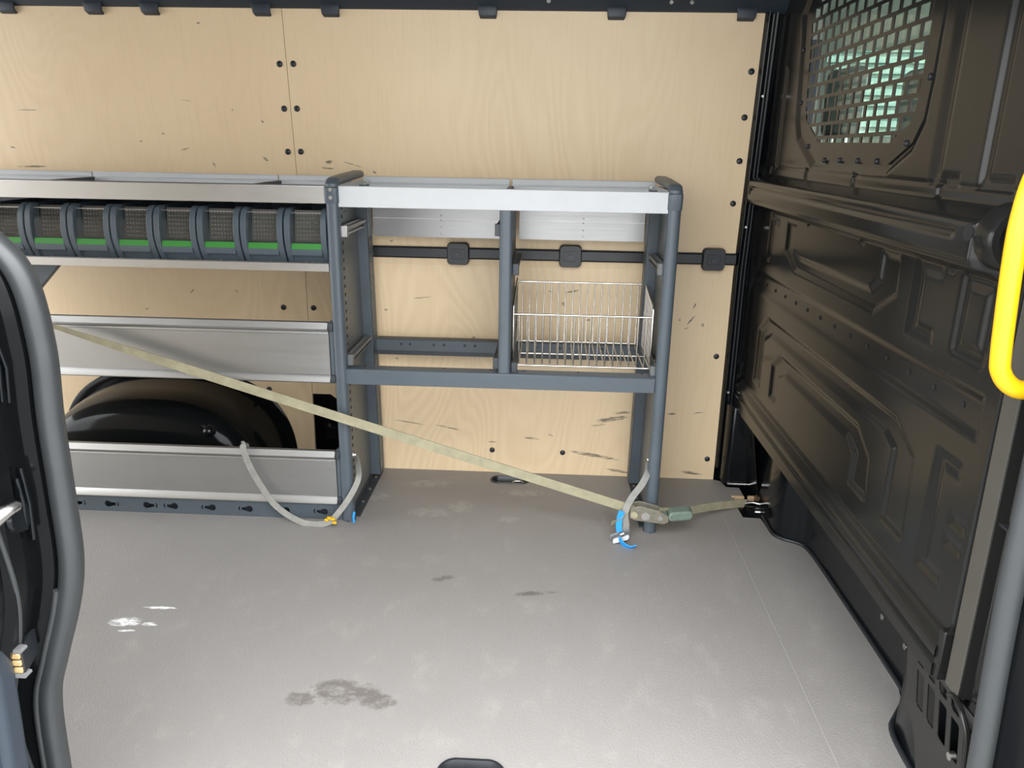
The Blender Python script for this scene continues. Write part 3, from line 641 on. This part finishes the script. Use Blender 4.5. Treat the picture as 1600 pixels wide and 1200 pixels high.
# top tray
tr_ = rk
obj('tray_front', MB().prism([(2.172, .972), (2.172, 1.028), (2.176, 1.030), (2.180, 1.028), (2.180, .978), (2.196, .978), (2.196, .972)], lambda a, b, w: (w, a, b), -.588, .326), 'alu_bright', rk, bevel=.001)
obj('tray_base', MB().box(-.588, .326, 2.181, 2.486, .979, .982), 'alu_bright', rk)
for (xa, xb) in ((-.588, -.126), (-.118, .326)):
    obj('tray_back', MB().prism([(2.478, .98), (2.478, 1.020), (2.484, 1.026), (2.484, 1.042), (2.489, 1.044), (2.492, 1.040), (2.492, .98)], lambda a, b, w: (w, a, b), xa, xb), 'alu_bright', rk, bevel=.0008, seg=1)
for x, s in ((-.588, 1), (.326, -1)): obj('tray_end', MB().box(min(x, x - s*.002), max(x, x - s*.002), 2.19, 2.486, .98, 1.032), 'alu_bright', rk)
for x in (-.572, .312): obj('tray_bolt', MB().cyl((x, 2.478, 1.026), (x, 2.470, 1.026), .007, 14, .005), 'steel', rk, smooth=40)
obj('tray_divider', MB().box(-.128, -.114, 2.19, 2.486, .984, 1.022), 'rack_dark', rk, bevel=.001)
for (xa, xb, xh) in ((-.566, -.15, -.345), (-.094, .304, .11)):
    hs = [circ(xh, z, .0018, 8) for z in (.868, .888, .91, .925, .945)]
    bpz = obj('back_plate', MB().plate([(xa, .856), (xb, .856), (xb, .978), (xa, .978)], hs, lambda u, v, w: (u, 2.499 + w, v), .0015), 'alu_stained', rk)
    obj('fold', MB().box(xa, xb, 2.4975, 2.500, .9135, .9155), 'alu_dull', bpz)
# middle upright
mpz = MB(); mpz.loft([[(XC + a, YF + .010 + b, z) for a, b in rrect(.036, .036, .010, 4)] for z in (.500, .972)]); obj('centre_post', mpz, 'rack_paint', rk, smooth=45)
obj('centre_panel', MB().box(XC - .010, XC + .016, YF + .026, 2.47, .50, .972), 'rack_dark', rk, bevel=.002)
# beams
obj('front_beam', MB().prism([(2.168, .455), (2.168, .499), (2.171, .502), (2.215, .502), (2.215, .498), (2.172, .498), (2.172, .459), (2.195, .459), (2.195, .455)], lambda a, b, w: (w, a, b), -.590, .324), 'rack_paint', rk, bevel=.0008, seg=1)
for x in (-.54, -.30, -.16, -.06, .10, .29): obj('beam_hole', MB().cyl((x, 2.205, .5018), (x, 2.205, .5026), .004, 8), 'dark_hole', rk)
hs = [circ(x, .497, .005, 10) for x in (-.485, -.455, -.375, -.34, -.27, -.235, -.06, -.03, .05, .085, .15, .19)]
rbm = MB().plate([(-.570, .474), (.308, .474), (.308, .513), (-.570, .513)], hs, lambda u, v, w: (u, 2.500 + w, v), .0018); obj('rear_beam', rbm, 'rack_paint', rk)
obj('rear_flange_and_hole_backing', MB().box(-.570, .308, 2.4985, 2.535, .511, .5145).box(-.570, .308, 2.505, 2.535, .458, .473).box(-.570, .308, 2.507, 2.512, .473, .511), 'rack_dark', rk)  # flange, plus a dark sheet added behind the beam holes as their shade
# drawer runners
def runner(x, s, z, mat, y0=2.195, y1=2.47):
    mbr = MB().prism([(0, .026), (.004, .026), (.006, .020), (.018, .020), (.020, .023), (.022, .018), (.020, .014), (.006, .014), (.006, .004), (.016, .004), (.017, .001), (.015, -.002), (0, -.002)], lambda a, b, w: (x + s * a, w, z + b), y0, y1)
    o = obj('drawer_runner', mbr, mat, rk)
    obj('runner_stop', MB().box(min(x + s*.004, x + s*.022), max(x + s*.004, x + s*.022), y0 - .006, y0 + .010, z - .006, z + .028), mat, o, bevel=.002)
    obj('runner_screw', MB().cyl((x + s*.004, y0 + .03, z + .009), (x + s*.009, y0 + .03, z + .009), .005, 10), 'steel', o)
runner(XM + .012, 1, .892, 'alu_dull', 2.195, 2.465); runner(XM + .012, 1, .512, 'rack_panel')
runner(XC - .010, -1, .905, 'rack_dark'); runner(XC + .016, 1, .795, 'rack_dark'); runner(XC - .012, -1, .515, 'rack_dark'); runner(XC + .016, 1, .503, 'rack_dark')
runner(XR - .010, -1, .805, 'rack_panel'); runner(XR - .010, -1, .503, 'rack_panel')
# ---- the long unit with bins and flap boards
X0 = -2.02
lu = thing('shelving_unit', (-1.3, 2.36, 0), 'long grey shelving unit with two aluminium flap boards below the storage bins', 'shelf')
XE = -.6245
obj('tray_front', MB().prism([(2.172, .980), (2.172, 1.028), (2.176, 1.031), (2.180, 1.029), (2.180, .986), (2.20, .986), (2.20, .980)], lambda a, b, w: (w, a, b), X0, XE), 'alu_dull', lu, bevel=.001)
obj('tray_base', MB().box(X0, XE, 2.181, 2.486, .987, .990), 'alu_dull', lu)
for (xa, xb) in ((X0, -1.467), (-1.463, -.862), (-.858, XE - .004)):
    obj('tray_back', MB().prism([(2.476, .99), (2.476, 1.024), (2.484, 1.028), (2.484, 1.040), (2.489, 1.043), (2.493, 1.040), (2.493, .99)], lambda a, b, w: (w, a, b), xa, xb), 'alu_bright', lu, bevel=.0008, seg=1)
for x in (-1.46, -.855): obj('tray_divider', MB().box(x - .007, x + .007, 2.19, 2.476, .991, 1.026), 'rack_dark', lu, bevel=.001)
obj('bin_shelf', MB().prism([(2.172, .790), (2.172, .812), (2.175, .815), (2.178, .812), (2.178, .806), (2.48, .806), (2.48, .802), (2.176, .802), (2.176, .790)], lambda a, b, w: (w, a, b), X0, XE), 'alu_dull', lu)
obj('shelf_back', MB().box(X0, XE, 2.470, 2.474, .806, .986), 'rack_dark', lu)
obj('gusset', MB().prism([(-1.60, .785), (-1.462, .785), (-1.545, .700), (-1.60, .66)], lambda a, b, w: (a, 2.25 + w, b), 0, .018), 'rack_paint', lu, bevel=.002)
def flap(zb, zt):
    h = zt - zb
    p = [(0, 0), (-.010, .001), (-.013, .004), (-.0125, .007), (-.005, .022), (-.002, .025), (-.002, h - .038), (-.0045, h - .036), (-.0035, h - .030), (-.001, h - .028), (-.002, h - .025), (-.012, h - .023), (-.0135, h - .019), (-.0055, h - .002), (-.002, h), (.004, h), (.006, h - .004), (.006, .004)]
    f = obj('flap_board', MB().prism(p, lambda a, b, w: (w, 2.176 + a, zb + b), X0, -.637), 'alu_flap', lu, smooth=32)
    for z in (zb + .012, zt - .014): obj('flap_pivot', MB().box(-.637, -.622, 2.166, 2.192, z - .012, z + .012), 'rack_dark', f, bevel=.003)
    obj('flap_channel', MB().box(-.636, -.624, 2.176, 2.20, zb, zt), 'rack_paint', f, bevel=.002)
flap(.456, .642); flap(.056, .237)
obj('shelf_base', MB().box(X0, -.63, 2.19, 2.47, .462, .466), 'alu_dull', lu)
keys = []
for i, x in enumerate((-1.93, -1.80, -1.61, -1.482, -1.372, -1.246, -1.179, -1.056, -.936, -.816, -.694)):
    s = -1 if i in (6, 7, 8, 9, 10) else 1
    zc = .026
    kh = [(x + s*(-.012 + .011*math.cos(a)), zc + .011*math.sin(a)) for a in [math.radians(30 + 300*k/11) for k in range(12)]]
    keys.append(kh[:-1] + [(x + s*.012, zc - .0045), (x + s*.014, zc), (x + s*.012, zc + .0045)])
    keys.append([(x + s*(.014 + r*math.cos(a)), zc + r*math.sin(a)) for r, aa in ((.010, (-60, -30, 0, 30, 60)), (.006, (60, 30, 0, -30, -60))) for a in [math.radians(q_) for q_ in aa]])
obj('base_strip', MB().plate([(X0, .0), (-.625, .0), (-.625, .054), (X0, .054)], keys, lambda u, v, w: (u, 2.176 + w, v), .002), 'rack_paint', lu)
obj('base_channel', MB().box(X0, -.625, 2.20, 2.204, 0, .054).box(X0, -.625, 2.178, 2.204, .050, .054), 'rack_dark', lu)

# ------------------------------------------------------------------ storage bins
PITCH_B = .1258; BW = .121; zb = .806; yf = 2.182
def ribprof():
    pts = [(.030, .158), (.012, .150), (.000, .128), (-.006, .095), (-.006, .070), (.000, .045), (.010, .022), (.020, .006), (.022, 0)]
    return pts
def make_bin(loc):
    b = thing('storage_bin', loc, 'x', 'bin', 'storage bins in a row under the tray')
    x, y, z = loc; h = BW / 2
    bd = MB()
    bd.box(x - h, x - h + .003, y + .03, y + .27, z, z + .155); bd.box(x + h - .003, x + h, y + .03, y + .27, z, z + .155)
    bd.box(x - h, x + h, y + .267, y + .27, z, z + .155); bd.box(x - h, x + h, y + .02, y + .27, z, z + .003)
    obj('body', bd, 'bin_plastic', b)
    rp = [(y + a, z + c) for a, c in ribprof()]; rp2 = rp + [(y + .045, z), (y + .045, z + .158)]
    for s in (-1, 1):
        x1 = x + s * h; x0 = x1 - s * .0165
        obj('side_rib', MB().prism(rp2, lambda a, c, w: (w, a, c), min(x0, x1), max(x0, x1)), 'bin_plastic', b, bevel=.002)
    xi = h - .0165
    obj('backing', MB().add([(x - xi, y + .040, z + .060), (x + xi, y + .040, z + .060), (x + xi, y + .052, z + .150), (x - xi, y + .052, z + .150)], [(0, 1, 2, 3)]), 'bin_inside', b)
    st = MB()
    for i in range(9):
        for j in range(7):
            cx = x - xi + .008 + i * (2*xi - .016) / 8; cz = z + .068 + j * .0118; cy = y + .040 + (cz - z - .06) * .133; r = .0033
            st.add([(cx - r, cy, cz), (cx, cy, cz - r), (cx + r, cy, cz), (cx, cy, cz + r), (cx, cy - .003, cz)], [(0, 1, 4), (1, 2, 4), (2, 3, 4), (3, 0, 4)])
    obj('stud_grid', st, 'bin_stud', b, kind='stuff')
    pane = MB().add([(x - xi, y + .004, z + .062), (x + xi, y + .004, z + .062), (x + xi, y + .003, z + .095), (x - xi, y + .003, z + .095), (x + xi, y + .012, z + .125), (x - xi, y + .012, z + .125), (x + xi, y + .022, z + .145), (x - xi, y + .022, z + .145)], [(0, 1, 2, 3), (3, 2, 4, 5), (5, 4, 6, 7)])
    obj('front_window', pane, 'clear_pane', b, smooth=60)
    obj('window_edge', MB().box(x - xi, x + xi, y + .021, y + .023, z + .144, z + .1455), 'alu_dull', b)
    obj('label_holder', MB().prism([(y + .003, z + .061), (y + .001, z + .040), (y + .0045, z + .026), (y + .020, z + .024), (y + .024, z + .062)], lambda a, c, w: (w, a, c), x - xi, x + xi), 'bin_plastic', b, bevel=.001)
    obj('label_strip', MB().add([(x - xi + .001, y + .0012, z + .061), (x + xi - .001, y + .0012, z + .061), (x + xi - .001, y - .0004, z + .0445), (x - xi + .001, y - .0004, z + .0445), (x - xi + .001, y + .004, z + .061), (x + xi - .001, y + .004, z + .061), (x + xi - .001, y + .003, z + .0445), (x - xi + .001, y + .003, z + .0445)], [(0,1,2,3),(4,5,6,7),(0,1,5,4),(3,2,6,7),(0,3,7,4),(1,2,6,5)]), 'green_label', b)
    obj('lower_front', MB().prism([(y + .016, z + .026), (y + .024, z + .002), (y + .030, z + .002), (y + .030, z + .026)], lambda a, c, w: (w, a, c), x - xi, x + xi), 'bin_plastic', b)
    for dx in (-.010, .010): obj('foot_nub', MB().cyl((x + dx, y + .024, z + .004), (x + dx, y + .016, z + .004), .0025, 8), 'steel', b)
    return b
ords = ['first', 'second', 'third', 'fourth', 'fifth', 'sixth', 'seventh', 'eighth', 'ninth']
b0 = None
for k in range(8):
    loc = Vector((XE - .004 - BW/2 - k * PITCH_B, yf, zb))
    if b0 is None: b0 = make_bin(loc); bn = b0
    else: bn = dup(b0, loc)
    bn['label'] = 'grey storage bin with green label, %s from the perforated frame at the row end' % ords[k] if k else 'grey storage bin with green label, right against the perforated frame'

# ------------------------------------------------------------------ wire basket
bx0, bx1, by0, by1, bz0 = -.096, .314, 2.232, 2.485, .512
wb = thing('wire_basket', (.11, 2.36, bz0 - .003), 'chrome wire basket with sloping sides standing in the grey shelving frame', 'basket')
ztf, ztb, zrl = .690, .728, .668
wr = .0021
for y, z, r in ((by0, bz0, .0030), (by0, zrl, .0030), (by1, bz0 + .012, .0026), (by1, ztb - .006, .0028), ((by0 + by1)/2 + .02, bz0 - .002, .0026), (by1, bz0 + .09, .0001)):
    if r < .001: continue
    xx = .022 if z == bz0 and y == by0 else 0
    obj('cross_wire', MB().cyl((bx0 - xx*.6, y, z), (bx1 + xx*.6, y, z), r, 8), 'chrome_wire', wb, smooth=50)
pw = None
for k in range(17):
    x = bx0 + (bx1 - bx0) * (k + .75) / 17.5
    if pw is None:
        pw = obj('basket_wire', MB().tube([(0, by0, zrl), (0, by0, bz0 + .01), (0, by0 + .004, bz0 + .001), (0, by0 + .012, bz0), (0, by1 - .012, bz0 + .004), (0, by1 - .004, bz0 + .010), (0, by1, bz0 + .02), (0, by1, ztb - .005)], wr, 6), 'chrome_wire', wb, smooth=60)
        base = pw.location.copy(); pw.location = base + Vector((x, 0, 0))
    else: dup(pw, base + Vector((x, 0, 0)), wb)
for x in (bx0, bx1):
    obj('side_frame', MB().tube([(x, by1, bz0 + .01), (x, by1, ztb), (x, by1 - .006, ztb + .006), (x, by0 + .01, ztf + .012), (x, by0, ztf), (x, by0, bz0), (x, by0 + .005, bz0 - .003), (x, by1, bz0 + .006)], .003, 8), 'chrome_wire', wb, smooth=60)
    for k in range(13):
        y = by0 + (by1 - by0) * (k + 1) / 14; zt_ = ztf + .012 + (ztb - ztf - .006) * (k + 1) / 14
        obj('side_wire', MB().cyl((x, y, bz0), (x, y, zt_), .0018, 6), 'chrome_wire', wb, smooth=60)
    for z in (bz0 + .06, bz0 + .12): obj('side_wire', MB().cyl((x, by0, z), (x, by1, z), .0018, 6), 'chrome_wire', wb, smooth=60)
for x, s in ((bx0 - .010, -1), (bx1 + .010, 1)): obj('hanger', MB().tube([(x + s*.004, by0 + .004, bz0 + .03), (x + s*.005, by0 - .002, bz0 + .004), (x, by0, bz0)], .003, 6), 'chrome_wire', wb, smooth=60)

# ------------------------------------------------------------------ lashing straps
def facing(path, tilt=0):
    out = []
    for i in range(len(path)):
        t = Vector(path[min(i+1, len(path)-1)]) - Vector(path[max(i-1, 0)])
        u = t.cross(Vector((0, 1, 0))); u.normalize(); out.append(u + Vector((0, tilt, 0)))
    return out
def ribbon(path, w, t, upv): return MB().sweep(path, [(-t/2, -w/2), (t/2, -w/2), (t/2, w/2), (-t/2, w/2)], upv)
ly = thing('lashing_strap', (-.4, 2.13, .0), 'long dirty yellow ratchet strap running slantwise to the floor lashing point', 'strap')
pA = Vector((-1.60, 2.12, .672)); pB = Vector((.282, 2.138, .092))
npt = 40; path = []; ups = []; wid = []
for i in range(npt + 1):
    t = i / npt; p = pA.lerp(pB, t); p.z -= .002 * math.sin(math.pi * t); path.append(p)
    a = math.radians(62 * max(0, 1 - t / .30)); ups.append((0, -math.sin(a), math.cos(a)))
obj('webbing', ribbon(path, .029, .003, ups), 'strap_yellow', ly, smooth=30)
p2 = [Vector((.36, 2.135, .088)), Vector((.45, 2.20, .062)), Vector((.55, 2.28, .042)), Vector((.66, 2.36, .018)), Vector((.685, 2.375, .012))]
obj('webbing', ribbon(spline(p2, 6), .030, .003, [(0, -.2, 1 - .0 * i) for i in range(25)]), 'strap_yellow', ly, smooth=30)
obj('strap_tail', ribbon(spline([(.27, 2.132, .085), (.245, 2.11, .070), (.215, 2.10, .062)], 5), .022, .002, (0, -.6, .8)), 'strap_yellow', ly, smooth=30)
rt_ = obj('ratchet', MB().prism([(.270, .076), (.285, .068), (.375, .058), (.388, .066), (.388, .086), (.352, .104), (.30, .116), (.275, .110)], lambda a, b, w: (a, 2.112 + w, b), 0, .004).prism([(.270, .076), (.285, .068), (.375, .058), (.388, .066), (.388, .086), (.352, .104), (.30, .116), (.275, .110)], lambda a, b, w: (a, 2.148 + w, b), 0, .004), 'ratchet', ly, bevel=.002)
obj('spool', MB().cyl((.318, 2.108, .084), (.318, 2.156, .084), .013, 16), 'steel', rt_)
obj('cross_bar', MB().cyl((.283, 2.108, .088), (.283, 2.156, .088), .011, 14), 'strap_yellow', rt_)
obj('cross_bar', MB().cyl((.362, 2.108, .080), (.362, 2.156, .080), .008, 14), 'steel', rt_)
obj('pawl', MB().box(.330, .386, 2.118, 2.148, .070, .088), 'ratchet_green', rt_, bevel=.004)
obj('handle_grip', MB().prism(rrect(.075, .030, .013, 5, .425, .082), lambda a, b, w: (a, 2.112 + w + (a - .39) * .25, b), 0, .040), 'ratchet_green', rt_, bevel=.004)
obj('end_hook', MB().tube(spline([(.680, 2.37, .014), (.705, 2.372, .018), (.730, 2.366, .016), (.748, 2.362, .012), (.738, 2.35, -.004), (.715, 2.355, -.008)], 6), .005, 10), 'steel', ly, smooth=60)
# grey strap hanging in front of the lower flap board
g1 = thing('webbing_strap', (-.76, 2.14, 0), 'slack grey webbing strap looping down in front of the lower flap board', 'strap')
gp = spline([(-.925, 2.205, .225), (-.922, 2.190, .246), (-.918, 2.158, .250), (-.906, 2.150, .205), (-.880, 2.148, .144), (-.828, 2.142, .062), (-.760, 2.134, .016), (-.706, 2.128, .006), (-.655, 2.128, .016), (-.622, 2.134, .050), (-.585, 2.145, .104), (-.566, 2.168, .150), (-.576, 2.21, .180), (-.588, 2.235, .190)], 7)
nn = len(gp)
obj('webbing', ribbon(gp, .0185, .0025, facing(gp, .35)), 'strap_grey', g1, smooth=30)
obj('anchor_bolt', MB().cyl((-.599, 2.235, .200), (-.588, 2.235, .200), .010, 16, .006), 'steel', g1, smooth=40)
obj('blue_tag', ribbon(spline([(-.578, 2.146, .045), (-.580, 2.140, .030), (-.579, 2.138, .012)], 5), .007, .003, (1, -.5, 0)), 'blue_web', g1)
for (x, z) in ((-.652, .033), (-.640, .030), (-.636, .018), (-.660, .026)): obj('yellow_thread', MB().box(x - .006, x + .006, 2.120, 2.124, z - .004, z + .004), 'yellow', g1)
# grey cam-buckle strap at the end frame's foot
g2 = thing('cam_buckle_strap', (.26, 2.12, 0), 'short grey strap with cam buckle and blue tabs hanging at the frame foot', 'strap')
gp = spline([(.330, 2.215, .215), (.322, 2.17, .200), (.304, 2.145, .172), (.274, 2.128, .134), (.257, 2.120, .092), (.262, 2.116, .050), (.258, 2.114, .030)], 7)
obj('webbing', ribbon(gp, .020, .0025, facing(gp, -.3)), 'strap_grey', g2, smooth=30)
obj('anchor_bolt', MB().cyl((.338, 2.222, .222), (.326, 2.222, .222), .010, 16, .006), 'steel', g2, smooth=40)
bk = MB(); bk.plate(rrect(.062, .030, .006, 3), [rrect(.016, .018, .003, 2, -.014, 0), rrect(.012, .018, .003, 2, .012, 0)], lambda u, v, w: (.243 + u * .97 - v * .1, 2.100 - v * .55 + u * .2, .022 + w + v * .75 + u * .30), .007); obj('cam_buckle', bk, 'cam_buckle', g2, bevel=.001)
obj('cam_lever', MB().prism(rrect(.050, .016, .006, 4), lambda u, v, w: (.246 + u, 2.088 + v * .4 + w, .016 + v + u * .35), 0, .010), 'cam_buckle', g2, bevel=.002)
obj('blue_tab', ribbon(spline([(.246, 2.112, .098), (.240, 2.106, .078), (.238, 2.098, .052), (.242, 2.094, .034)], 6), .018, .003, (1, .2, 0)), 'blue_web', g2, smooth=30)
obj('blue_tab', ribbon(spline([(.240, 2.086, .020), (.252, 2.070, .010), (.270, 2.058, .007), (.288, 2.062, .010)], 6), .022, .003, (.15, -.75, .75)), 'blue_web', g2, smooth=30)
obj('buckle_pin', MB().cyl((.240, 2.082, .034), (.252, 2.086, .038), .008, 12), 'steel', g2)

# ------------------------------------------------------------------ floor lashing points
for i, (cx, cy, w, h) in enumerate(CUPS):
    lp = thing('lashing_cup', (cx, cy, -.028), 'oval recessed floor lashing cup beside the plywood wall' if i == 0 else 'oval recessed floor lashing cup near the door sill', 'lashing point')
    rr = lambda dw, z: [(a, b, z) for a, b in stadium(cx, cy, w + dw, h + dw)]
    obj('cup', MB().loft([rr(.010, .0005), rr(.006, .0032), rr(-.004, .0030), rr(-.012, -.006), rr(-.020, -.022), rr(-.046, -.024)], cap=False).loft([rr(-.045, -.0245), rr(-.05, -.0245)]), 'black_plastic', lp, smooth=50)
    obj('ring', MB().tube(spline([(cx + .008, cy - .012, -.018), (cx + .012, cy + .006, -.010), (cx + .030, cy + .010, -.008), (cx + .046, cy + .004, -.010), (cx + .048, cy - .012, -.016)], 6), .0042, 8), 'steel', lp, smooth=60)
    obj('bolt', MB().cyl((cx - .020, cy - .010, -.024), (cx - .020, cy - .010, -.014), .008, 12), 'steel', lp, smooth=40)
cl = thing('corner_lashing_ring', (.70, 2.37, -.03), 'black lashing ring in the floor notch in front of the bulkhead', 'lashing point')
obj('ring', MB().tube(spline([(.690, 2.40, -.012), (.700, 2.36, .004), (.725, 2.345, .010), (.752, 2.36, .006), (.757, 2.40, -.010)], 6), .006, 10), 'black_paint', cl, smooth=60)
obj('base_plate', MB().prism(rrect(.085, .09, .01, 3, .70, 2.37), lambda a, b, w: (a, b, w), -.030, -.020), 'black_paint', cl, bevel=.003)
